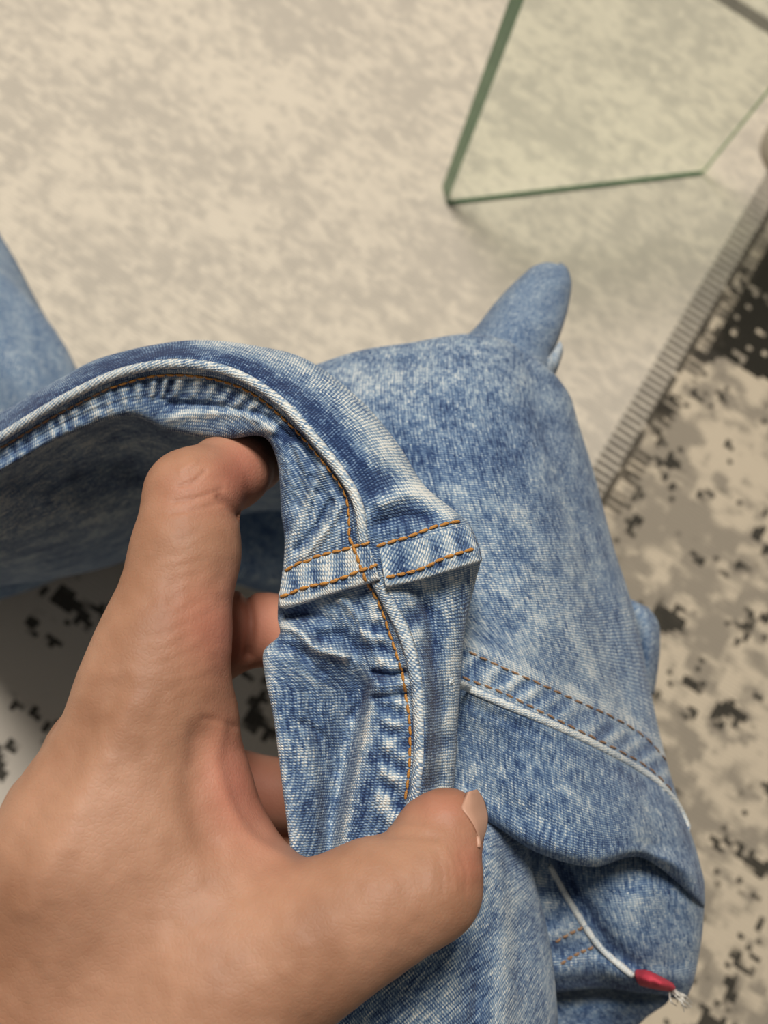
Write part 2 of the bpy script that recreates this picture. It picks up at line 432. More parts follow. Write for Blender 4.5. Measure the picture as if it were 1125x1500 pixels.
def strokes(X, Y, spec):
    D = np.zeros(X.shape); Wr = np.zeros(X.shape)  # Wr holds denim fading together with painted fold shade
    for s in spec:
        if s[0] == 'line':                # poly, half width px, height mm, wear
            _, poly, hw, amp, wear = s[:5]
            S, T, B, L = nearest(poly, X, Y)
            endf = np.exp(-(B/hw)**2)
            D += amp*endf; Wr += wear*endf
        elif s[0] == 'pucker':            # poly, t0, t1, period, height, wear
            _, poly, t0, t1, per, amp, wear = s[:7]
            slant = s[7] if len(s) > 7 else 0.0
            S, T, B, L = nearest(poly, X, Y)
            e = 0.22*abs(t1-t0)
            mask = sm(T, t0-e*0.5, t0+e)*(1-sm(T, t1-e, t1+e*0.5))
            mask = mask*sm(S, 0.5, per*0.6)*(1-sm(S, L-per*0.6, L-0.5)) if len(s) > 8 else mask
            ph = S+slant*T
            val = np.sin(2*np.pi*ph/per + 1.6*wob(ph, int(per*7+t0), per*1.7))
            val = val*(0.75+0.5*wob(ph, 5+int(per), per*2.3))
            D += amp*val*mask; Wr += wear*val*mask
        elif s[0] == 'noise':             # period px, height mm, wear, seed
            _, per, amp, wear, seed = s
            nn = noise2(X, Y, per, seed)+0.5*noise2(X, Y, per*0.47, seed+1)
            D += amp*nn; Wr += wear*nn
        elif s[0] == 'area':              # centre, rx, ry, angle, height, wear
            _, (cx_, cy_), rx, ry, an, amp, wear = s
            c, si = math.cos(an), math.sin(an)
            a = ((X-cx_)*c+(Y-cy_)*si)/rx; b = (-(X-cx_)*si+(Y-cy_)*c)/ry
            g = np.exp(-(a*a+b*b)); D += amp*g; Wr += wear*g
    return D, Wr
PATCHES = []      # (verts, faces) of everything thread and ridges can lie on
def grid_mesh(name, Pw, UV, wear, mat, parent, thick=0.0009, solid=True, reg=True):
    nu, nv = Pw.shape[:2]
    V = Pw.reshape(-1, 3)
    idx = np.arange(nu*nv).reshape(nu, nv)
    Fc = np.stack([idx[:-1, :-1], idx[1:, :-1], idx[1:, 1:], idx[:-1, 1:]], -1).reshape(-1, 4)
    a = V[Fc[:, 1]]-V[Fc[:, 0]]; b = V[Fc[:, 3]]-V[Fc[:, 0]]
    nrm = np.cross(a, b); tocam = CAMPOS - V[Fc[:, 0]]
    if (nrm*tocam).sum(1).sum() < 0: Fc = Fc[:, ::-1]
    me = bpy.data.meshes.new(name); me.from_pydata(V.tolist(), [], Fc.tolist())
    ul = me.uv_layers.new(name='UVMap')
    li = np.zeros(len(me.loops), int); me.loops.foreach_get('vertex_index', li)
    ul.data.foreach_set('uv', UV.reshape(-1, 2)[li].ravel())
    at = me.attributes.new('wear', 'FLOAT', 'POINT'); at.data.foreach_set('value', np.clip(wear, -1, 1.2).ravel().astype(np.float32))
    smooth(me)
    o = obj(name, me, mat); keep(o, parent)
    if solid:
        sd = o.modifiers.new('cloth_thickness', 'SOLIDIFY'); sd.thickness = thick; sd.offset = -1
    if reg: PATCHES.append((V, Fc))
    return o
def patch(name, rows, parent, step=3.0, spec=(), rot=0.0, mat=None, wear0=0.0, swap=False, reg=True, uvoff=(0, 0), thick=0.0009, ref=0.5, level=None):
    P = np.asarray(rows, float)
    l0 = np.linalg.norm(np.diff(P[..., :2], axis=0), axis=-1).sum(0).max()
    l1 = np.linalg.norm(np.diff(P[..., :2], axis=1), axis=-1).sum(1).max()
    Q = cr(cr(P, int(l0/step)+2, 0), int(l1/step)+2, 1)
    X, Y, D = Q[..., 0], Q[..., 1], Q[..., 2].copy()
    dd, wr = strokes(X, Y, spec) if spec else (0*X, 0*X)
    D = D-dd
    Pw = W(X, Y, D)
    Ps = W(X, Y, Q[..., 2]); jr = int(ref*(Ps.shape[1]-1))
    a0 = np.r_[0, np.cumsum(np.linalg.norm(np.diff(Ps[:, jr], axis=0), axis=-1))]*1000
    B = np.concatenate([np.zeros((Ps.shape[0], 1)), np.cumsum(np.linalg.norm(np.diff(Ps, axis=1), axis=-1), axis=1)], 1)*1000
    B = B-B[:, jr:jr+1]
    A = np.repeat(a0[:, None], Ps.shape[1], 1)
    if level is not None:            # below this line the weave runs level instead of along the stations
        o_ = np.argsort(Y[:, jr]); w_ = sm(Y, level-30, level+30)
        A = A*(1-w_)+np.interp(Y, Y[o_, jr], a0[o_])*w_
    if swap: A, B = B, A
    c, s = math.cos(rot), math.sin(rot)
    UV = np.stack([A*c-B*s+uvoff[0], A*s+B*c+uvoff[1]], -1)
    return grid_mesh(name, Pw, UV, wr+wear0, mat or M_DENIM, parent, thick=thick, reg=reg)
def wrap_cols(rows, left=((0.18, 12), (0.45, 26)), right=((0.18, 14), (0.45, 34))):
    """add hidden columns that turn the edges of a panel away from the lens"""
    out = []
    for r in rows:
        r = [tuple(p) for p in r]; n = len(r)
        L = np.array(r[0], float); Rr = np.array(r[-1], float); mid = np.array(r[n//2], float)
        pre, post = [], []
        for f, dz in left:
            q = L+(mid-L)*f; pre.insert(0, (q[0], q[1], L[2]+dz))
        for f, dz in right:
            q = Rr+(mid-Rr)*f; post.append((q[0], q[1], Rr[2]+dz))
        out.append(pre+r+post)
    return out
def wrap_rows(rows, top=None, bottom=None):
    rows = [list(r) for r in rows]
    if top:
        for (dy, dz) in top: rows.insert(0, [(p[0], p[1]+dy, p[2]+dz) for p in rows[0]])
    if bottom:
        for (dy, dz) in bottom: rows.append([(p[0], p[1]+dy, p[2]+dz) for p in rows[-1]])
    return rows

jeans = empty('jeans', tuple(ground(650, 850)))
tag(jeans, 'washed blue denim jeans gathered up and pinched at the crotch seam', 'jeans')

# ---- the held crotch piece: stations follow the seam from the left margin over the arch and down to the thumb
# columns: left edge, left middle, valley, flap fold, stitch line, ridge, right middle, right edge
SEAM = [(-80, 692), (0, 641), (95, 584), (178, 546), (260, 533), (338, 545), (410, 588), (455, 636), (493, 684), (520, 727),
        (530, 765), (532, 798), (545, 830), (565, 866), (586, 920), (600, 955), (612, 990), (618, 1042), (620, 1100), (612, 1165), (592, 1250)]
def st(le, lm, stt, ri, rm, re, val=None, fold=None):
    lm_, s_ = np.array(lm, float), np.array(stt, float)
    if val is None: val = tuple(lm_+(s_-lm_)*0.35)
    if fold is None: fold = tuple(lm_+(s_-lm_)*0.68)
    return [le, lm, val, fold, stt, ri, rm, re]
ST = [
 st((-80,740,247),(-80,722,244),(-80,706,243),(-80,692,240),(-80,668,246),(-80,650,262)),
 st((0,692,243),(0,672,240),(0,656,239),(0,641,236),(0,622,241),(0,605,258)),
 st((103,636,237),(102,615,233),(98,599,232),(95,584,229),(90,566,233),(85,556,250)),
 st((188,610,232),(184,584,227),(180,563,226),(178,546,223),(165,532,228),(155,522,245)),
 st((250,632,228),(260,585,223),(262,551,220),(260,533,217),(268,512,222),(275,499,240)),
 st((322,644,223),(330,595,217),(335,560,215),(338,545,211),(355,520,216),(375,507,236)),
 st((386,640,216),(393,618,211),(405,601,210),(410,588,206.5),(435,560,213),(457,531,232)),
 st((405,672,214),(425,650,208),(445,645,207),(455,636,203.5),(495,605,209),(530,588,226)),
 st((410,712,213),(446,698,206),(482,690,205),(493,684,202),(540,655,207),(586,655,222)),
 st((412,752,213),(458,742,206),(506,731,204),(520,727,201),(570,705,206),(622,712,220)),
 st((417,795,213),(464,785,205),(513,772,203),(530,765,201),(595,752,204),(668,750,217)),
 st((414,838,213),(462,820,205),(518,804,203),(532,798,201.5),(610,787,203),(690,772,215)),
 st((408,877,213),(466,858,205.5),(530,836,203),(545,830,201.5),(620,832,203.5),(704,815,215)),
 st((407,905,215),(475,888,208),(550,872,205.5),(565,866,203),(625,864,208),(697,850,219)),
 st((409,932,214),(470,920,207),(572,927,205),(586,920,202.5),(632,915,209),(684,905,220),(515,930,207.5),(545,932,206)),
 st((387,955,210),(455,962,205),(582,960,204),(600,955,201.5),(640,950,209),(678,950,220),(515,970,208.5),(546,968,206)),
 st((390,995,209),(455,1000,205.5),(590,992,203),(612,990,200.5),(646,990,209),(675,990,220),(526,1002,211.5),(546,1000,203.6)),
 st((401,1045,208),(460,1048,206),(599,1045,202),(618,1042,199.5),(646,1045,208.5),(671,1050,219),(520,1048,212),(543,1042,203.2)),
 st((410,1113,207),(462,1115,206),(601,1106,201),(620,1100,198.5),(646,1105,208),(668,1110,218),(506,1112,212),(531,1106,203)),
 st((419,1184,206),(462,1186,205),(594,1172,200.5),(612,1165,198.5),(640,1165,207),(664,1165,217),(492,1186,210.5),(515,1182,203)),
 st((429,1262,206),(464,1266,205),(575,1252,201),(592,1250,200),(630,1250,207),(660,1240,217),(482,1266,208.5),(504,1248,203.2)),
 st((438,1320,208),(464,1322,207),(560,1310,205),(580,1310,204),(620,1310,210),(650,1300,219),(480,1320,209),(500,1318,206)),
]
ST = wrap_cols(ST, left=((0.12, 9), (0.32, 20), (0.5, 24)), right=((0.10, 10), (0.28, 24), (0.5, 36)))
STITCH_A = [(0, 656), (98, 599), (160, 568), (220, 551), (300, 552), (364, 572), (421, 617), (460, 658), (485, 690), (506, 722), (512, 757), (512, 786),
            (519, 803), (528, 828), (537, 852), (549, 870), (561, 896), (572, 928), (581, 955), (588, 978), (595, 1017), (601, 1060), (601, 1106), (599, 1138), (594, 1172)]
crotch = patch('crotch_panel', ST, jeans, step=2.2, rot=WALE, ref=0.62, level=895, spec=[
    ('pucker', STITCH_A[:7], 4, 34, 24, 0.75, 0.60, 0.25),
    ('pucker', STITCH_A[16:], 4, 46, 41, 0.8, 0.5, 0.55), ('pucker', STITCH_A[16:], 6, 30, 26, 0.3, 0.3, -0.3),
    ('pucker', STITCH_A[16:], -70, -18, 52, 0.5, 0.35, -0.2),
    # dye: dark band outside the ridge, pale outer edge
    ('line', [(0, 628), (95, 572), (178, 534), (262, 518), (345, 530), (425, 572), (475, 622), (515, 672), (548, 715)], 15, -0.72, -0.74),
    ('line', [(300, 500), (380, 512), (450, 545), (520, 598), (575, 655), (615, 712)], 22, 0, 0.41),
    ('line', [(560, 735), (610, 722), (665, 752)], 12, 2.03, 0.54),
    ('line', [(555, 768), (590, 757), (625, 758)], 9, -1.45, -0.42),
    # folds between finger and cross seam, their shade also painted into the colour
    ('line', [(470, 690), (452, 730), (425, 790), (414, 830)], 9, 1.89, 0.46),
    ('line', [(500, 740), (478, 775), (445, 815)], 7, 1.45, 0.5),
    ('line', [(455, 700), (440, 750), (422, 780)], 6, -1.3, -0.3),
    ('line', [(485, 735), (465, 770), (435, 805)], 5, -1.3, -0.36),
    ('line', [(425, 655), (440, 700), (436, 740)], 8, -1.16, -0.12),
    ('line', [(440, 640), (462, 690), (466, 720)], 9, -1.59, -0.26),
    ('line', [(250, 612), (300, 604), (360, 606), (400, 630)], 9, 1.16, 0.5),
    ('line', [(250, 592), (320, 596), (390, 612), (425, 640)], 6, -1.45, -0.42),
    # below the cross seam, fold shade likewise put into the colour
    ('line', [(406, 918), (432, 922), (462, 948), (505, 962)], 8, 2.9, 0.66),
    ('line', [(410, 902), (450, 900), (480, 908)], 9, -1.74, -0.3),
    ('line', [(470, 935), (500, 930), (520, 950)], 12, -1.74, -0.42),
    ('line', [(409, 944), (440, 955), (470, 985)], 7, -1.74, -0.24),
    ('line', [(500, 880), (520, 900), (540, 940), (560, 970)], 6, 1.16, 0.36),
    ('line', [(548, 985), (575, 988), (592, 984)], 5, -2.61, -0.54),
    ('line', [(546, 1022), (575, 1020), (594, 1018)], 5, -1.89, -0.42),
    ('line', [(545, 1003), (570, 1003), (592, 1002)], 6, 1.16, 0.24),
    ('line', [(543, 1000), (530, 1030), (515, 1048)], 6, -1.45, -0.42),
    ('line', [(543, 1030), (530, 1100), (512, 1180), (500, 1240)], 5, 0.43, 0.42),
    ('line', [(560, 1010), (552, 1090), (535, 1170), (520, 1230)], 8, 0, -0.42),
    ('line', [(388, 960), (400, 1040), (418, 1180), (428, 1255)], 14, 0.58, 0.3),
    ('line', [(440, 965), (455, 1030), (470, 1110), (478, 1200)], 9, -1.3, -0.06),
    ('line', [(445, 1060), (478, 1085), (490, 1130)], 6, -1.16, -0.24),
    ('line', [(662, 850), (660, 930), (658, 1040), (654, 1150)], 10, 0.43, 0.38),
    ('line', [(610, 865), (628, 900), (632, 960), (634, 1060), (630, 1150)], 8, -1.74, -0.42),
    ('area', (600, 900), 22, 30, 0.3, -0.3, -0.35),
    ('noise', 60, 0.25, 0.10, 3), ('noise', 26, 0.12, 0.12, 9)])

# ---- shaded side of the near leg below the arch
def rowx(xs, ys, ds): return list(zip(xs, ys, ds))
xs = [-110, 0, 90, 180, 260, 340, 410, 450]
LEG_UNDER = [
 rowx(xs, [748, 680, 625, 598, 600, 612, 640, 660], [252, 248, 243, 238, 236, 232, 226, 226]),
 rowx(xs, [758, 700, 648, 622, 640, 650, 670, 680], [268, 265, 262, 260, 266, 272, 280, 285]),
 rowx(xs, [790, 745, 700, 670, 675, 680, 690, 700], [276, 276, 279, 288, 302, 320, 335, 345]),
 rowx(xs, [825, 795, 765, 735, 712, 705, 708, 715], [292, 292, 300, 316, 340, 365, 385, 392]),
 rowx(xs, [862, 838, 822, 795, 755, 732, 728, 732], [360, 360, 366, 380, 402, 424, 434, 440]),
 rowx(xs, [876, 856, 843, 820, 780, 753, 745, 748], [452, 452, 454, 458, 466, 474, 478, 480]),
 rowx(xs, [866, 848, 834, 808, 768, 742, 736, 740], [505, 505, 505, 506, 508, 510, 512, 512]),
 rowx(xs, [800, 790, 775, 748, 712, 690, 686, 690], [545, 545, 545, 545, 545, 545, 545, 545]),
]
leg_under = patch('leg_panel', LEG_UNDER, jeans, step=4.0, rot=WALE+1.3, wear0=0.0, spec=[
    ('line', [(-60, 700), (30, 665), (110, 625)], 5, 0.5, 0.3),
    ('line', [(110, 690), (160, 675), (220, 700)], 14, -4.0, -0.25),
    ('line', [(120, 650), (200, 645), (250, 660)], 16, 3.0, 0.1),
    ('line', [(-40, 795), (40, 800), (110, 812)], 12, -3.0, -0.2),
    ('line', [(-40, 740), (60, 730), (140, 750), (210, 740)], 22, 3.0, 0.15),
    ('noise', 45, 1.2, 0.10, 21)])

# ---- large back panel with the inseam, and the panel folded below it
BP = [
 [(440,545,288),(520,515,287),(600,502,287),(690,489,288),(758,506,294),(808,546,308)],
 [(440,575,272),(525,548,270),(605,538,269),(695,530,270),(770,548,280),(832,575,305)],
 [(445,620,260),(535,600,256),(615,595,253),(705,595,256),(785,612,268),(846,618,302)],
 [(465,700,254),(560,690,246),(640,690,242),(730,695,245),(812,700,262),(870,695,300)],
 [(500,800,250),(600,800,242),(680,800,238),(765,800,241),(845,800,260),(898,800,298)],
 [(560,890,248),(640,890,238),(720,895,234),(800,900,240),(872,905,260),(928,895,295)],
 [(610,925,244),(684,953,232),(762,985,231),(840,1022,240),(915,1058,258),(972,1100,288)],
 [(610,980,242),(680,1006,231),(765,1042,229),(850,1078,237),(930,1122,254),(992,1168,282)],
 [(610,1060,242),(685,1070,233),(770,1105,229),(855,1145,234),(945,1185,249),(1012,1222,277)],
 [(615,1120,242),(692,1148,232),(780,1188,227),(868,1222,231),(955,1235,247),(1026,1270,273)],
 [(640,1165,240),(715,1200,231),(782,1240,228),(868,1262,232),(948,1252,246),(1032,1305,271)],
 [(648,1175,243),(722,1208,235),(785,1248,233),(868,1270,237),(945,1258,251),(1031,1330,274)],
 [(648,1165,250),(722,1195,244),(785,1232,243),(868,1250,247),(940,1240,258),(1010,1315,284)],
]
BP = wrap_rows(wrap_cols(BP, left=((0.1, 8),), right=((0.06, 14), (0.2, 34), (0.45, 60))), top=[(18, 22), (40, 26)])
INS_U = [(670, 947), (684, 953), (733, 976), (791, 1002), (849, 1029), (907, 1056), (947, 1082), (978, 1118)]
INS_L = [(660, 984), (676, 991), (733, 1013), (791, 1042), (849, 1071), (907, 1100), (956, 1130), (985, 1160)]
INS_R = [(655, 995), (676, 1004), (733, 1029), (800, 1057), (867, 1088), (924, 1119), (969, 1150), (996, 1184), (1011, 1220)]
back = patch('leg_panel', BP, jeans, step=3.0, rot=WALE+0.05, wear0=0.06, spec=[
    ('area', (700, 630), 120, 55, -0.1, -3.0, -0.12),
    ('area', (640, 720), 60, 60, 0, 1.0, -0.10),
    ('area', (540, 560), 60, 30, 0, 0, 0.10),
    ('area', (760, 880), 150, 110, 0.5, 0, 0.10), ('area', (690, 650), 130, 70, -0.2, 0, -0.14),
    ('pucker', INS_L, -34, 0, 34, 0.45, 0.35, 0.4),
    ('line', [(x, y-9) for x, y in INS_U], 8, 0.3, 0.28),
    ('line', [(x, y+22) for x, y in INS_R], 9, -0.6, -0.25),  # shadow under the inseam ridge, painted as darker cloth
    ('line', [(640, 1150), (760, 1215), (850, 1245), (930, 1240)], 16, 0.0, -0.12),
    ('line', [(940, 1262), (985, 1262), (1015, 1300), (1020, 1340)], 12, 2.0, -0.1),
    ('area', (830, 1130), 120, 40, 0.45, 0, -0.08),
    ('noise', 85, 0.7, 0.06, 31), ('noise', 24, 0.1, 0.06, 33)])

# ---- recessed panel with the pale selvedge and red tab
SELV = [(802, 1264), (822, 1300), (849, 1344), (876, 1384), (902, 1409), (931, 1432)]
RP = [
 [(740,1205,262),(830,1222,266),(900,1228,266),(960,1230,268),(1005,1255,276)],
 [(758,1270,264),(832,1285,262),(900,1296,256),(965,1295,258),(1030,1310,274)],
 [(775,1340,268),(850,1346,262),(915,1352,256),(972,1350,260),(1030,1352,276)],
 [(790,1395,270),(872,1392,264),(928,1405,260),(978,1408,264),(1024,1398,279)],
 [(800,1440,274),(880,1432,268),(932,1440,265),(978,1444,269),(1012,1448,282)],
 [(805,1456,282),(885,1448,278),(935,1454,276),(975,1458,279),(1002,1466,288)],
 [(805,1450,296),(885,1440,294),(935,1446,292),(970,1450,294),(990,1455,300)],
]
RP = wrap_cols(RP, left=((0.02, 4),), right=((0.08, 14), (0.25, 34)))
tabpanel = patch('pocket_panel', RP, jeans, step=3.0, rot=WALE, spec=[
    ('line', [(x+13, y-9) for x, y in SELV], 9, -1.2, -0.4),
    ('line', [(x-16, y+10) for x, y in SELV], 12, 0.8, 0.05),
    ('pucker', SELV, 12, 60, 46, 0.6, 0.38, 0.2),
    ('area', (930, 1340), 45, 45, 0, 0, 0.10),
    ('line', [(800, 1440), (880, 1440), (960, 1452)], 10, -1.0, -0.4),
    ('noise', 60, 0.6, 0.06, 41)])
LOW = [
 [(770,1440,306),(850,1440,304),(920,1440,304),(985,1450,310)],
 [(770,1468,298),(850,1466,292),(920,1466,292),(978,1468,304)],
 [(770,1500,296),(850,1496,290),(910,1492,292),(948,1490,304)],
 [(770,1540,298),(840,1540,294),(880,1540,298),(905,1535,310)],
]
patch('hem_panel', wrap_cols(LOW, left=((0.02, 4),), right=((0.1, 14), (0.3, 34))), jeans, step=4.0, rot=1.2, spec=[('noise', 50, 0.6, 0.06, 51)], wear0=-0.05)

# ---- panel below the thumb
LF = [
 [(560,1120,226),(640,1150,228),(700,1165,236),(745,1205,240),(772,1230,254)],
 [(540,1240,224),(630,1250,223),(695,1248,226),(738,1262,233),(783,1288,252)],
 [(500,1350,222),(605,1352,220),(688,1348,222),(748,1352,232),(800,1355,253)],
 [(440,1450,222),(572,1445,218),(675,1436,219),(752,1432,230),(811,1424,253)],
 [(380,1560,222),(550,1560,218),(670,1550,219),(752,1550,230),(819,1540,254)],
 [(360,1640,226),(540,1640,222),(665,1640,224),(750,1640,234),(822,1640,258)],
]
front_low = patch('leg_panel', wrap_cols(LF, left=((0.05, 10),), right=((0.12, 14), (0.35, 36))), jeans, step=2.6, rot=WALE+0.9, wear0=0.08, spec=[
    ('line', [(520, 1500), (600, 1440), (680, 1380)], 16, 0.5, -0.12),
    ('line', [(470, 1500), (540, 1450), (600, 1410)], 8, -1.2, -0.35),
    ('line', [(720, 1230), (735, 1320), (740, 1420), (742, 1540)], 14, 1.0, 0.10),
    ('line', [(690, 1400), (700, 1450), (690, 1500)], 10, -0.8, -0.2),
    ('noise', 50, 0.5, 0.10, 61)])

# ---- far ends of the garment
KN = [
 [(790,400,352),(806,396,350),(824,402,352)],
 [(782,390,340),(804,384,336),(829,390,340)],
 [(764,404,332),(800,398,322),(836,406,334)],
 [(730,438,326),(782,432,310),(834,442,328)],
 [(698,478,316),(766,478,298),(820,492,318)],
 [(665,510,306),(752,520,286),(802,540,308)],
 [(640,560,300),(740,580,282),(800,600,300)],
]
patch('leg_panel', wrap_cols(KN, left=((0.1, 12), (0.4, 30)), right=((0.1, 12), (0.4, 30))), jeans, step=4.0, rot=WALE,
      mat=M_DENIM_FAR, spec=[('line', [(720, 480), (780, 470), (820, 480)], 14, 1.2, 0.0), ('line', [(700, 500), (770, 505), (810, 520)], 10, -1.0, -0.06), ('noise', 60, 0.6, 0.03, 71)], wear0=0.04)
CF = [[(796,532,303),(808,516,302),(820,499,304)], [(802,540,302),(813,524,300),(824,506,303)], [(812,552,306),(818,538,304),(824,520,308)], [(806,548,318),(812,536,318),(818,522,320)]]
patch('cuff_lining', CF, jeans, step=3.0, wear0=0.5, reg=False)
BF = [
 [(900,868,318),(925,878,312),(950,890,318)], [(910,890,316),(940,892,308),(963,908,318)], [(925,930,316),(950,930,306),(967,945,318)],
 [(930,970,318),(948,972,308),(964,980,320)], [(935,1010,320),(948,1012,312),(958,1018,324)]]
patch('pocket_flap', wrap_cols(BF, left=((0.05, 4),), right=((0.15, 8), (0.4, 20))), jeans, step=4.0, wear0=0.05, reg=False)

def tube(name, axis, radii, parent, flat=0.7, seg=48, rings=40, lump=0.004, seed=1, wear0=0.0, mat=None):
    """closed sleeve of cloth along an axis of world points"""
    A = spline(axis, rings); Rd = spline(np.c_[radii, np.zeros(len(radii)), np.zeros(len(radii))], rings)[:, 0]
    T = np.gradient(A, axis=0); T /= np.linalg.norm(T, axis=1)[:, None]
    up = np.array([0, 0, 1.0])
    V = np.zeros((rings, seg+1, 3)); UV = np.zeros((rings, seg+1, 2)); s = 0
    for i in range(rings):
        side = np.cross(T[i], up); side /= np.linalg.norm(side)+1e-9; nn = np.cross(side, T[i])
        if i: s += np.linalg.norm(A[i]-A[i-1])*1000
        for j in range(seg+1):
            a = 2*math.pi*(j % seg)/seg
            r = Rd[i]*(1+0.10*math.sin(3*a+i*0.13+seed)+0.05*math.sin(7*a-i*0.31))
            V[i, j] = A[i]+side*r*math.cos(a)+nn*r*flat*math.sin(a)
            UV[i, j] = (s, r*2*math.pi*1000*j/seg)
    V[..., 2] = np.maximum(V[..., 2], 0.0012)
    return grid_mesh(name, V, UV, np.full((rings, seg+1), wear0), mat or M_DENIM, parent, solid=False, reg=False)
# the other leg, lying lower towards the left margin
tube('leg_sleeve', [W(-370, 150, 500), W(-226, 305, 475), W(-78, 467, 450), W(30, 600, 442), W(60, 690, 455)], [0.062, 0.061, 0.060, 0.052, 0.025], jeans, flat=0.75, seed=2, wear0=0.10, mat=M_DENIM_FAR)
# the body of the garment that hangs down to the rug behind the held piece
tube('leg_sleeve', [W(720, 760, 290), W(730, 800, 360), W(730, 850, 430), W(715, 880, 490), W(690, 880, 540)], [0.018, 0.034, 0.044, 0.055, 0.06], jeans, flat=0.9, seed=4)
tube('leg_sleeve', [ground(480, 765, 0.045), ground(400, 752, 0.05), ground(310, 715, 0.055), ground(180, 690, 0.055), ground(0, 718, 0.055), ground(-180, 745, 0.055)], [0.045, 0.05, 0.052, 0.055, 0.055, 0.055], jeans, flat=1.0, seed=6)  # sleeve on the rug, added to shade it and darken the gap by the finger

# ------------------------------------------------------------------ seams laid on the cloth
allV, allF, off = [], [], 0
for V, Fc in PATCHES:
    allV.append(V); allF.append(Fc+off); off += len(V)
allV = np.concatenate(allV); allF = np.concatenate(allF)
BVH = BVHTree.FromPolygons(allV.tolist(), allF.tolist())
def hit(px, py):
    rc = np.array([(px-CX)/F, -(py-CY)/F, -1.0]); w = R @ rc; w /= np.linalg.norm(w)
    loc, nor, idx, dist = BVH.ray_cast(Vector(CAMPOS), Vector(w))
    if loc is None: return None, None
    if nor.dot(Vector(w)) > 0: nor = -nor
    return np.array(loc), np.array(nor)
def lay(poly, n):
    P = spline(np.c_[np.asarray(poly, float), np.zeros(len(poly))], 400)[:, :2]
    L = np.r_[0, np.cumsum(np.linalg.norm(np.diff(P, axis=0), axis=1))]
    tt = np.linspace(0, L[-1], n)
    Q = np.c_[np.interp(tt, L, P[:, 0]), np.interp(tt, L, P[:, 1])]
    pts, nrs = [], []
    for x, y in Q:
        l, nn = hit(x, y)
        if l is None:
            l, nn = (pts[-1], nrs[-1]) if pts else (W(x, y, 230), R[:, 2])
        pts.append(l); nrs.append(nn)
    return np.array(pts), np.array(nrs), L[-1]
def movavg(A, k):
    if k < 2: return A
    pad = np.concatenate([np.repeat(A[:1], k, 0), A, np.repeat(A[-1:], k, 0)])
    ker = np.ones(2*k+1)/(2*k+1)
    return np.stack([np.convolve(pad[:, c], ker, 'valid') for c in range(A.shape[1])], 1)
def ridge(name, poly, half, height, parent, wear=0.6, rot=0.6, prof='round', pucker=(0, 1, 0), sm_k=6, sink=0.25, taper=True, mat=None, nw=9, side_wear=None):
    """raised strip of folded denim along a seam; half width and height in millimetres"""
    L = np.linalg.norm(np.diff(np.asarray(poly, float), axis=0), axis=1).sum()
    n = int(L/2.5)+4
    P, Nn, Lp = lay(poly, n)
    P = movavg(P, sm_k); Nn = movavg(Nn, sm_k*2); Nn /= np.linalg.norm(Nn, axis=1)[:, None]
    T = np.gradient(P, axis=0); T /= np.linalg.norm(T, axis=1)[:, None]+1e-12
    S = np.cross(T, Nn); S /= np.linalg.norm(S, axis=1)[:, None]+1e-12
    arc = np.r_[0, np.cumsum(np.linalg.norm(np.diff(P, axis=0), axis=1))]*1000
    tpr = np.ones(n)
    if taper:
        e = np.minimum(np.arange(n), np.arange(n)[::-1])/6.0; tpr = np.clip(0.35+e, 0, 1)
    V = np.zeros((n, nw, 3)); UV = np.zeros((n, nw, 2)); Wr = np.zeros((n, nw))
    amp, per, wamp = pucker
    for j in range(nw):
        a = -1+2*j/(nw-1)
        if prof == 'round': h = math.sqrt(max(0, 1-a*a))
        elif prof == 'flat': h = (1-abs(a)**6)**0.5 if abs(a) < 1 else 0
        elif prof == 'fell': h = (0.18+0.82*min(1, (a+1)/1.3))*(1 if a < 0.8 else math.sqrt(max(0, 1-((a-0.8)/0.2)**2))) if a > -0.99 else 0.0
        elif prof == 'lip':  h = 0.35+0.65*(0.5+0.5*a) if abs(a) < 0.95 else 0.0
        pk = np.sin(2*np.pi*arc/per+2*wob(arc, 3+len(poly), per*2)+a*0.7)*(1-a*a*0.6)
        hh = (h*height-sink+amp*pk)*tpr/1000.0
        V[:, j] = P+S*(a*half/1000.0)+Nn*hh[:, None]
        UV[:, j, 0] = arc*math.cos(rot)-a*half*math.sin(rot); UV[:, j, 1] = arc*math.sin(rot)+a*half*math.cos(rot)
        sw = 0 if side_wear is None else side_wear(a)
        Wr[:, j] = wear+wamp*pk+sw
    return grid_mesh(name, V, UV, Wr, mat or M_DENIM_RIDGE, parent, thick=0.0006, solid=True, reg=True)

# the stitch mesh: a fat little length of twisted thread
def stitch_mesh(name, mat):
    vs, fs = [], []; ns, nl = 6, 6
    for i in range(nl):
        t = i/(nl-1); x = t-0.5; r = 0.5*math.sqrt(max(0.0, 1-(2*x)**4))+0.06; lift = 0.55*(1-(2*x)**2)
        for a in range(ns):
            an = 2*math.pi*a/ns+t*1.6
            vs.append((x, r*math.cos(an), lift+r*0.8*math.sin(an)))
    for i in range(nl-1):
        for a in range(ns):
            fs.append((i*ns+a, i*ns+(a+1) % ns, (i+1)*ns+(a+1) % ns, (i+1)*ns+a))
    fs.append(tuple(range(ns))[::-1]); fs.append(tuple((nl-1)*ns+a for a in range(ns)))
    me = bpy.data.meshes.new(name); me.from_pydata(vs, [], fs); smooth(me); me.materials.append(mat); return me
ST_ME = stitch_mesh('stitch', M_THREAD); ST_ME2 = stitch_mesh('faded_stitch', M_THREAD2)
def rebuild():
    global BVH
    vv, ff, o_ = [], [], 0
    for V, Fc in PATCHES:
        vv.append(V); ff.append(Fc+o_); o_ += len(V)
    BVH = BVHTree.FromPolygons(np.concatenate(vv).tolist(), np.concatenate(ff).tolist())
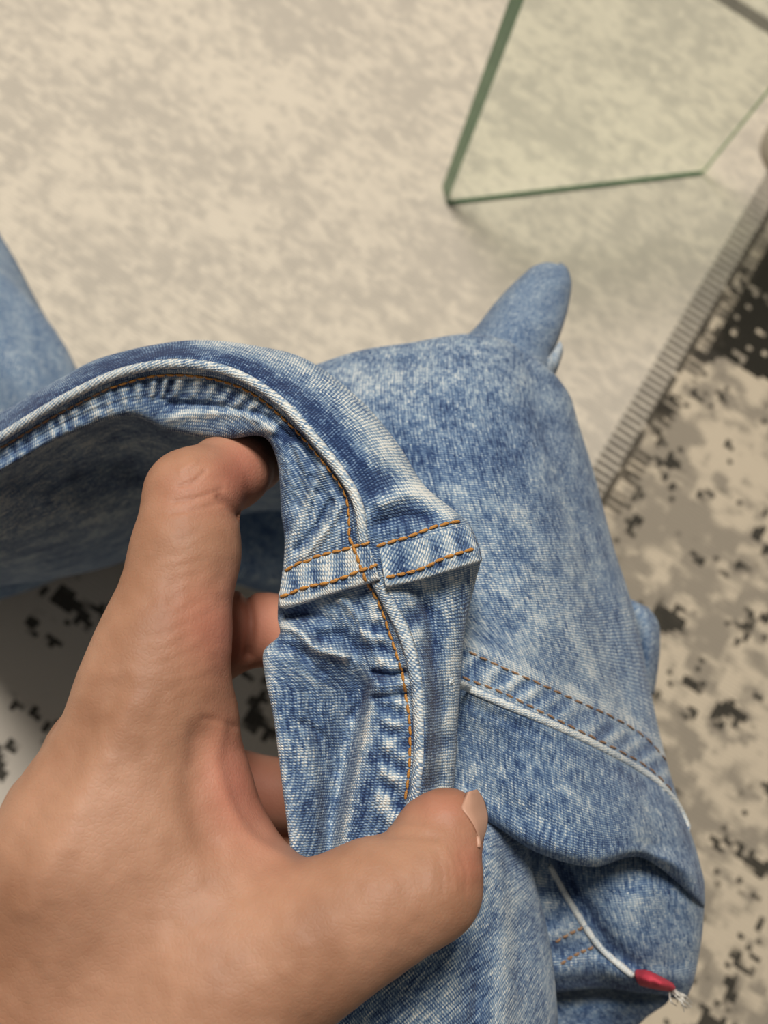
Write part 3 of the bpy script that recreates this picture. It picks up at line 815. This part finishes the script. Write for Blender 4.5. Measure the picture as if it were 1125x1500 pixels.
def stitch_row(poly, parent, pitch=17.0, width=0.55, me=None, gap=0.0, jitter=0.6):
    me = me or ST_ME
    L = np.linalg.norm(np.diff(np.asarray(poly, float), axis=0), axis=1).sum()
    n = max(2, int(round(L/pitch)))
    P, Nn, _ = lay(poly, n*4+1)
    for i in range(n):
        a, m, b = P[i*4], P[i*4+2], P[i*4+4]; nr = Nn[i*4+2]
        d = b-a; ln = np.linalg.norm(d)
        if ln < 1e-5 or ln > 0.012: continue
        x = d/ln; z = nr-x*np.dot(nr, x); z /= np.linalg.norm(z); y = np.cross(z, x)
        M = Matrix(((x[0], y[0], z[0], 0), (x[1], y[1], z[1], 0), (x[2], y[2], z[2], 0), (0, 0, 0, 1)))
        c = (a+b)/2*0.4+m*0.6 + z*0.00004
        o = bpy.data.objects.new('stitch', me); COL.objects.link(o)
        o.parent = parent; o.matrix_parent_inverse = parent_inv(parent)
        rz = Matrix.Rotation(random.uniform(-0.09, 0.09)*jitter*2, 4, 'Z')
        Sc = Matrix.Diagonal((ln*(1-gap), width/1000, width/1000*0.9, 1))
        o.matrix_basis = Matrix.Translation(Vector(c)) @ M @ rz @ Sc
def parent_inv(p):
    # every part sits at the jeans' origin, offset by the jeans' location only
    return Matrix.Identity(4) if p.parent is None and False else p_world(p).inverted()
def p_world(p):
    if p.parent is None: return Matrix.Translation(p.location)
    return p_world(p.parent) @ p.matrix_parent_inverse @ p.matrix_basis

ridgeA = ridge('seam_ridge', [(-80, 688)]+SEAM[1:11]+[(531, 786), (534, 802)], 1.15, 1.15, jeans, wear=0.55, rot=0.9)
ridgeB = ridge('seam_ridge', [(549, 848), (558, 866), (572, 890), (589, 920), (600, 952), (608, 990), (612, 1042), (613, 1100), (606, 1165), (595, 1205)], 1.45, 1.1, jeans, wear=0.42, rot=1.35)
rebuild()
bandL = ridge('cross_seam', [(412, 864), (440, 855), (475, 843), (510, 833), (551, 820)], 4.4, 1.5, jeans, wear=0.28, rot=1.9, prof='fell', pucker=(0.18, 5.2, 0.34), nw=21, taper=False, sm_k=5,
              side_wear=lambda a: 0.40*max(0.0, 1-abs(a-0.84)/0.2)-0.3*max(0, 1-abs(a-0.5)/0.12))
bandR = ridge('cross_seam', [(558, 832), (590, 826), (625, 817), (660, 806), (685, 799), (697, 797)], 4.4, 1.6, jeans, wear=0.12, rot=1.5, prof='fell', pucker=(0.15, 6.0, 0.40), nw=21, taper=False, sm_k=4,
              side_wear=lambda a: 0.5*max(0.0, 1-abs(a-0.84)/0.2)-0.35*max(0, 1-abs(a-0.5)/0.12))
insR = ridge('inseam_ridge', INS_R, 1.05, 1.1, jeans, wear=0.72, rot=0.9)
selv = ridge('selvedge', SELV, 0.95, 1.2, jeans, wear=0.9, rot=0.5)
rebuild()
# ochre and brown thread
stitch_row(STITCH_A[2:12], ridgeA, 14, 0.6)
stitch_row(STITCH_A[:3], ridgeA, 14, 0.55, me=ST_ME2)
stitch_row(STITCH_A[11:15], bandL, 14.0, 0.66)
stitch_row(STITCH_A[14:], ridgeB, 15.5, 0.62)
stitch_row([(417, 836), (457, 818), (478, 812), (517, 802), (542, 793)], bandL, 14.5, 0.66)
stitch_row([(410, 875), (450, 860), (485, 852), (528, 836), (554, 827)], bandL, 14.5, 0.66)
stitch_row([(551, 800), (599, 786), (634, 773), (674, 763)], bandR, 15.5, 0.66)
stitch_row([(565, 846), (613, 834), (652, 817), (694, 804)], bandR, 15.5, 0.66)
stitch_row(INS_U, insR, 17.0, 0.5, me=ST_ME2, gap=0.2)
stitch_row(INS_L, insR, 17.0, 0.5, me=ST_ME2, gap=0.2)
stitch_row([(802, 1386), (828, 1370), (855, 1357)], tabpanel, 12.0, 0.75, me=ST_ME2, gap=0.15)
stitch_row([(820, 1412), (845, 1397), (870, 1386)], tabpanel, 12.0, 0.75, me=ST_ME2, gap=0.15)
# red tab folded over the end of the selvedge
def quad_patch(name, rows, mat, parent, thick=0.0008, lift=0.0, spec=()):
    P = np.asarray(rows, float); Q = cr(cr(P, 18, 0), 24, 1)
    X, Y, D = Q[..., 0], Q[..., 1], Q[..., 2]
    dd, wr = strokes(X, Y, spec) if spec else (0*X, 0*X)
    Pw = W(X, Y, D-dd); UV = np.stack([X*0.15, Y*0.15], -1)
    return grid_mesh(name, Pw, UV, wr, mat, parent, thick=thick, reg=False)
tab = quad_patch('red_tab', [
    [(930, 1420, 262), (948, 1421, 258), (968, 1430, 258), (986, 1440, 262)],
    [(930, 1430, 259), (950, 1431, 254.5), (970, 1438, 254.5), (989, 1446, 260)],
    [(934, 1440, 261), (952, 1444, 257), (970, 1448, 257), (988, 1451, 262)],
    [(938, 1444, 266), (954, 1448, 264), (970, 1451, 264), (986, 1453, 267)]], M_RED, jeans, spec=[('line', [(940, 1434), (975, 1443)], 5, 0.7, 0), ('noise', 11, 0.6, 0, 5)])
tab['label'] = 'small red woven tab folded in the seam'
# frayed ends beside the tab
def strand(name, pts, r, mat, parent):
    A = spline([W(*p) for p in pts], 14); T = np.gradient(A, axis=0); T /= np.linalg.norm(T, axis=1)[:, None]
    vs, fs = [], []; ns = 5
    for i in range(len(A)):
        s_ = np.cross(T[i], R[:, 2]); s_ /= np.linalg.norm(s_)+1e-9; n_ = np.cross(s_, T[i])
        for a in range(ns):
            an = 2*math.pi*a/ns; vs.append(tuple(A[i]+(s_*math.cos(an)+n_*math.sin(an))*r*(1-0.6*i/len(A))))
    for i in range(len(A)-1):
        for a in range(ns): fs.append((i*ns+a, i*ns+(a+1) % ns, (i+1)*ns+(a+1) % ns, (i+1)*ns+a))
    me = bpy.data.meshes.new(name); me.from_pydata(vs, [], fs); smooth(me)
    o = obj(name, me, mat); keep(o, parent); return o
for i in range(16):
    x0 = 978+random.uniform(0, 12); y0 = 1450+random.uniform(-2, 8)
    x1 = x0+random.uniform(8, 26); y1 = y0+random.uniform(8, 26)
    strand('frayed_thread', [(x0, y0, 264+random.uniform(-2, 2)), ((x0+x1)/2+random.uniform(-5, 5), (y0+y1)/2+random.uniform(-4, 4), 260), (x1, y1, 263+random.uniform(-2, 4))], 0.00028, M_WHITE, jeans)

# ------------------------------------------------------------------ the hand: one skin grown from a field of tapered bones
def C3(px, py, d): return np.array([(px-CX)/F*d, (py-CY)/F*d, d])    # millimetres, lens axes (y down)
BONES = []   # (a, b, ra, rb, blend)
def chain(pts, k=6.0):
    for (p, q) in zip(pts[:-1], pts[1:]):
        BONES.append((C3(*p[:3]), C3(*q[:3]), p[3], q[3], k))
# index finger
chain([(60, 1500, 200, 21), (140, 1250, 199, 18), (224, 1000, 203, 13.6)], 14)
chain([(224, 1000, 203, 13.6), (246, 925, 205, 11.8), (272, 810, 209, 10.4), (282, 728, 213, 9.6)], 7)
chain([(280, 724, 213, 9.9), (338, 690, 226, 8.7)], 4)
chain([(338, 690, 226, 8.7), (372, 676, 240, 7.9)], 3)
# metacarpals of the other fingers
chain([(-40, 1560, 212, 18), (154, 1108, 221, 12.4)], 14)
chain([(-110, 1600, 224, 17), (84, 1195, 240, 12.5)], 12)
chain([(-150, 1620, 236, 15), (60, 1310, 252, 11.5)], 12)
# middle, ring, little finger curling behind the cloth
chain([(154, 1108, 221, 12.0), (250, 985, 240, 10.6), (340, 925, 250, 10.2)], 5)
chain([(340, 925, 250, 10.2), (392, 922, 250, 9.2), (455, 940, 243, 8.6)], 2)
chain([(84, 1195, 240, 12), (220, 1170, 262, 10.2), (345, 1152, 268, 9.8)], 5)
chain([(345, 1152, 268, 9.8), (440, 1165, 264, 9.0)], 2)
chain([(60, 1310, 252, 11), (220, 1270, 272, 9.2), (350, 1250, 276, 8.8)], 5)
chain([(350, 1250, 276, 8.8), (450, 1255, 272, 8.0)], 2)
# thumb
chain([(130, 1650, 196, 21), (330, 1455, 190, 16.0), (465, 1374, 188, 12.8)], 12)
chain([(465, 1374, 188, 12.8), (555, 1324, 188, 11.2), (628, 1298, 189, 9.4)], 7)
chain([(630, 1297, 189.5, 9.6), (652, 1212, 194.5, 7.6)], 5)
BONES.append((C3(622, 1222, 196), C3(664, 1208, 195.5), 6.2, 5.2, 4))
# flesh between thumb and index
chain([(240, 1090, 205, 12), (255, 1220, 204, 14.5), (320, 1355, 199, 16)], 14)
chain([(296, 1060, 206, 5.0), (300, 1150, 207, 5.5), (316, 1232, 206, 6.5), (395, 1325, 199, 8)], 8)
# palm and wrist
chain([(150, 1300, 225, 18), (40, 1500, 222, 22)], 14)
chain([(200, 1420, 204, 22), (60, 1560, 206, 24)], 14)
chain([(20, 1600, 208, 27), (-160, 1860, 214, 27), (-420, 2200, 226, 30)], 16)

def seg_dist(X, Y, Z, a, b, ra, rb):
    d = b-a; l2 = d @ d
    t = np.clip(((X-a[0])*d[0]+(Y-a[1])*d[1]+(Z-a[2])*d[2])/l2, 0, 1)
    return np.sqrt((X-a[0]-t*d[0])**2+(Y-a[1]-t*d[1])**2+(Z-a[2]-t*d[2])**2) - (ra+(rb-ra)*t)
vox = 1.1
lo_ = np.min([np.minimum(a-ra, b-rb) for a, b, ra, rb, k_ in BONES], axis=0)-6
hi_ = np.max([np.maximum(a+ra, b+rb) for a, b, ra, rb, k_ in BONES], axis=0)+6
dims = np.ceil((hi_-lo_)/vox).astype(int)+1
ax = [lo_[i]+np.arange(dims[i])*vox for i in range(3)]
FLD = np.full(dims, 60.0, np.float32)
for a, b, ra, rb, kk in BONES:
    mg = max(ra, rb)+kk+10
    l = np.maximum(((np.minimum(a, b)-mg-lo_)/vox).astype(int), 0); h = np.minimum(((np.maximum(a, b)+mg-lo_)/vox).astype(int)+2, dims)
    X, Y, Z = np.meshgrid(ax[0][l[0]:h[0]], ax[1][l[1]:h[1]], ax[2][l[2]:h[2]], indexing='ij', sparse=True)
    dist = seg_dist(X, Y, Z, a, b, ra, rb).astype(np.float32)
    sl = tuple(slice(l[i], h[i]) for i in range(3))
    cur = FLD[sl]
    hh = np.clip(0.5+0.5*(cur-dist)/kk, 0, 1)
    FLD[sl] = cur*(1-hh)+dist*hh-kk*hh*(1-hh)
def surface_nets(Fv, lo, vox):
    s = Fv < 0
    nx, ny, nz = Fv.shape
    acc = np.zeros((nx-1, ny-1, nz-1, 3), np.float32); cnt = np.zeros((nx-1, ny-1, nz-1), np.float32)
    crossings = []
    for axx in range(3):
        o = [0, 0, 0]; o[axx] = 1
        A = Fv[:nx-o[0], :ny-o[1], :nz-o[2]]; B = Fv[o[0]:, o[1]:, o[2]:]
        cross = (A < 0) != (B < 0)
        I = np.argwhere(cross); av = A[cross]; bv = B[cross]; t = av/(av-bv)
        pos = I.astype(np.float32); pos[:, axx] += t
        crossings.append((I, av < 0))
        u, v = [q for q in range(3) if q != axx]
        for du in (0, 1):
            for dv in (0, 1):
                J = I.copy(); J[:, u] -= du; J[:, v] -= dv
                ok = (J >= 0).all(1) & (J[:, 0] < nx-1) & (J[:, 1] < ny-1) & (J[:, 2] < nz-1)
                np.add.at(acc, tuple(J[ok].T), pos[ok]); np.add.at(cnt, tuple(J[ok].T), 1)
    act = cnt > 0
    vid = np.full(act.shape, -1, int); vid[act] = np.arange(act.sum())
    V = acc[act]/cnt[act][:, None]*vox+lo
    Fs = []
    for axx in range(3):
        I, neg = crossings[axx]; u, v = [(1, 2), (2, 0), (0, 1)][axx]
        ok = (I[:, u] > 0) & (I[:, v] > 0) & (I[:, u] < act.shape[u]) & (I[:, v] < act.shape[v]) & (I[:, axx] < act.shape[axx])
        I = I[ok]; neg = neg[ok]
        q = []
        for (du, dv) in ((1, 1), (0, 1), (0, 0), (1, 0)):
            J = I.copy(); J[:, u] -= du; J[:, v] -= dv; q.append(vid[tuple(J.T)])
        q = np.stack(q, 1); q[~neg] = q[~neg][:, ::-1]
        Fs.append(q)
    return V, np.concatenate(Fs)
HV, HF = surface_nets(FLD, lo_, vox)
# relax the field's steps
E = np.unique(np.sort(np.concatenate([HF[:, [0, 1]], HF[:, [1, 2]], HF[:, [2, 3]], HF[:, [3, 0]]]), axis=1), axis=0)
deg = np.bincount(E.ravel(), minlength=len(HV)).astype(float)[:, None]
for it in range(6):
    S_ = np.zeros_like(HV); np.add.at(S_, E[:, 0], HV[E[:, 1]]); np.add.at(S_, E[:, 1], HV[E[:, 0]])
    HV = HV+(S_/deg-HV)*(0.55 if it % 2 == 0 else -0.50)
def subdivide(V, Fq):
    ed = np.sort(np.stack([Fq, np.roll(Fq, -1, axis=1)], -1).reshape(-1, 2), axis=1)
    ue, inv = np.unique(ed, axis=0, return_inverse=True); inv = inv.reshape(-1, 4)
    n0 = len(V); em = (V[ue[:, 0]]+V[ue[:, 1]])/2; fm = V[Fq].mean(1)
    V2 = np.concatenate([V, em, fm]); ei = inv+n0; fi = np.arange(len(Fq))+n0+len(ue)
    F2 = np.concatenate([np.stack([Fq[:, c], ei[:, c], fi, ei[:, c-1]], 1) for c in range(4)])
    return V2, F2
HV, HF = subdivide(HV, HF)
E = np.unique(np.sort(np.concatenate([HF[:, [0, 1]], HF[:, [1, 2]], HF[:, [2, 3]], HF[:, [3, 0]]]), axis=1), axis=0)
deg = np.bincount(E.ravel(), minlength=len(HV)).astype(float)[:, None]
for it in range(4):
    S_ = np.zeros_like(HV); np.add.at(S_, E[:, 0], HV[E[:, 1]]); np.add.at(S_, E[:, 1], HV[E[:, 0]])
    HV = HV+(S_/deg-HV)*(0.55 if it % 2 == 0 else -0.45)
# normals
fn = np.cross(HV[HF[:, 1]]-HV[HF[:, 0]], HV[HF[:, 3]]-HV[HF[:, 0]])
VN = np.zeros_like(HV)
for c in range(4): np.add.at(VN, HF[:, c], fn)
VN /= np.linalg.norm(VN, axis=1)[:, None]+1e-9
hx = HV[:, 0]/HV[:, 2]*F+CX; hy = HV[:, 1]/HV[:, 2]*F+CY
facing = -(VN*HV).sum(1)/np.linalg.norm(HV, axis=1)
near = (facing > 0.05) & (HV[:, 2] < 232)
CRE = [  # poly, half width px, depth mm (negative sinks), crease colour
 ([(300, 1052), (318, 1055), (345, 1064)], 5, -0.3, 0.15),
 ([(262, 712), (282, 706), (300, 690)], 3, -0.3, 0.15), ([(255, 735), (290, 728), (325, 716)], 3, -0.25, 0.12),
 ([(250, 752), (290, 745), (330, 735)], 3, -0.2, 0.1), ([(322, 728), (340, 742), (352, 757)], 6, -0.7, 0.3),
 ([(264, 690), (275, 683), (286, 676)], 4, 0.3, 0.0),
 ([(627, 1248), (632, 1275), (630, 1310)], 4, 0.14, 0.0), ([(654, 1246), (664, 1270), (668, 1305)], 4, 0.16, 0.0),
 ([(640, 1246), (647, 1275), (648, 1310)], 4, -0.15, 0.08), ([(674, 1250), (682, 1275), (682, 1305)], 4, -0.15, 0.08),
 ([(572, 1213), (600, 1211), (625, 1214)], 6, 0.25, 0.0), ([(560, 1224), (600, 1224), (640, 1228)], 6, -0.25, 0.06),
 ([(296, 1085), (290, 1130), (288, 1180), (305, 1230)], 26, -1.5, 0.05), ([(325, 1062), (318, 1110), (328, 1165), (360, 1222), (420, 1262)], 11, 0.6, 0.0),
 ([(170, 1010), (110, 1100), (20, 1240)], 22, -0.8, 0.0), ([(190, 1040), (130, 1160), (40, 1330)], 24, 0.6, 0.0),
]
disp = np.zeros(len(HV)); crease = np.zeros(len(HV))
for poly, hw, amp, cc in CRE:
    m = near & (hx > min(p[0] for p in poly)-4*hw) & (hx < max(p[0] for p in poly)+4*hw) & (hy > min(p[1] for p in poly)-4*hw) & (hy < max(p[1] for p in poly)+4*hw)
    if not m.any(): continue
    S, T, B, L = nearest(poly, hx[m], hy[m])
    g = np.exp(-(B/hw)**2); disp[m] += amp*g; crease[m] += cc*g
# skin folds across the first knuckle and the finger back
m = near & (hx < 345)
disp[m] += 0.045*np.sin((hy[m]*0.9+hx[m]*0.35)*0.32+1.5*noise2(hx[m], hy[m], 30, 3))*np.exp(-((hx[m]-262)/45)**2)*np.exp(-((hy[m]-880)/190)**2)
disp += 0.12*noise2(hx, hy, 18, 8)*near
# gap between joints of the middle finger seen behind the index
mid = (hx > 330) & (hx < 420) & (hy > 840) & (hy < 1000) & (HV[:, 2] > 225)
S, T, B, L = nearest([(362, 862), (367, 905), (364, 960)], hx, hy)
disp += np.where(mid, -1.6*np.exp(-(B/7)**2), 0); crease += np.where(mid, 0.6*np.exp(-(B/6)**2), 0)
flush = np.zeros(len(HV))
for (fx, fy, rx_, ry_, am) in [(300, 915, 50, 65, 0.5), (360, 690, 45, 60, 0.9), (335, 1130, 40, 80, 0.6), (650, 1180, 55, 30, 0.45), (380, 920, 60, 80, 0.8), (390, 1170, 60, 90, 0.7), (690, 1260, 30, 40, 0.5), (280, 720, 60, 40, 0.3)]:
    flush += am*np.exp(-((hx-fx)/rx_)**2-((hy-fy)/ry_)**2)
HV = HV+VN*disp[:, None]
HW = np.c_[HV[:, 0], -HV[:, 1], -HV[:, 2]]/1000.0 @ R.T + CAMPOS
hand_root = empty('hand', tuple(W(60, 1500, 200)))
tag(hand_root, 'bare left hand pinching the denim seam between thumb and curled index finger', 'hand')
me = bpy.data.meshes.new('hand_skin'); me.from_pydata(HW.tolist(), [], HF[:, ::-1].tolist() if False else HF.tolist())
for nm, arr in (('flush', flush), ('crease', crease)):
    at = me.attributes.new(nm, 'FLOAT', 'POINT'); at.data.foreach_set('value', np.clip(arr, 0, 1).astype(np.float32))
smooth(me)
import bmesh
bm = bmesh.new(); bm.from_mesh(me); bmesh.ops.recalc_face_normals(bm, faces=bm.faces); bm.to_mesh(me); bm.free(); smooth(me)
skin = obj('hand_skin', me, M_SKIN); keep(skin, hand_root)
# thumb nail, seen nearly edge-on: left rim lies on the skin, right rim is the free outline
HB = BVHTree.FromPolygons(HW.tolist(), HF.tolist())
def hand_depth(px, py, default):
    rc = np.array([(px-CX)/F, -(py-CY)/F, -1.0]); w = R @ rc; wl = np.linalg.norm(w)
    loc, nor, idx, dist = HB.ray_cast(Vector(CAMPOS), Vector(w/wl))
    return default if loc is None else min(default, dist/wl*1000)
nrows = []
for (xl, yl), (xr, yr) in [((684, 1160), (699, 1156)), ((678, 1174), (709, 1171)), ((675, 1184), (714, 1188)), ((686, 1200), (715, 1202)), ((695, 1216), (711, 1222)), ((699, 1230), (705, 1236)), ((700, 1241), (702, 1243))]:
    dl = hand_depth(xl, yl, 193.0); dr = dl+6.5*(xr-xl)/40+1.2
    if yl > 1225: dl += 0.35
    nrows.append([(xl-1, yl, dl+0.9), (xl+1, yl, dl-0.05)]+[(xl+(xr-xl)*f, yl+(yr-yl)*f, dl-0.5+(dr-dl)*f*f) for f in (0.3, 0.6, 0.85, 1.0)])
nail = quad_patch('thumb_nail', nrows, M_NAIL, hand_root, thick=0.0004)
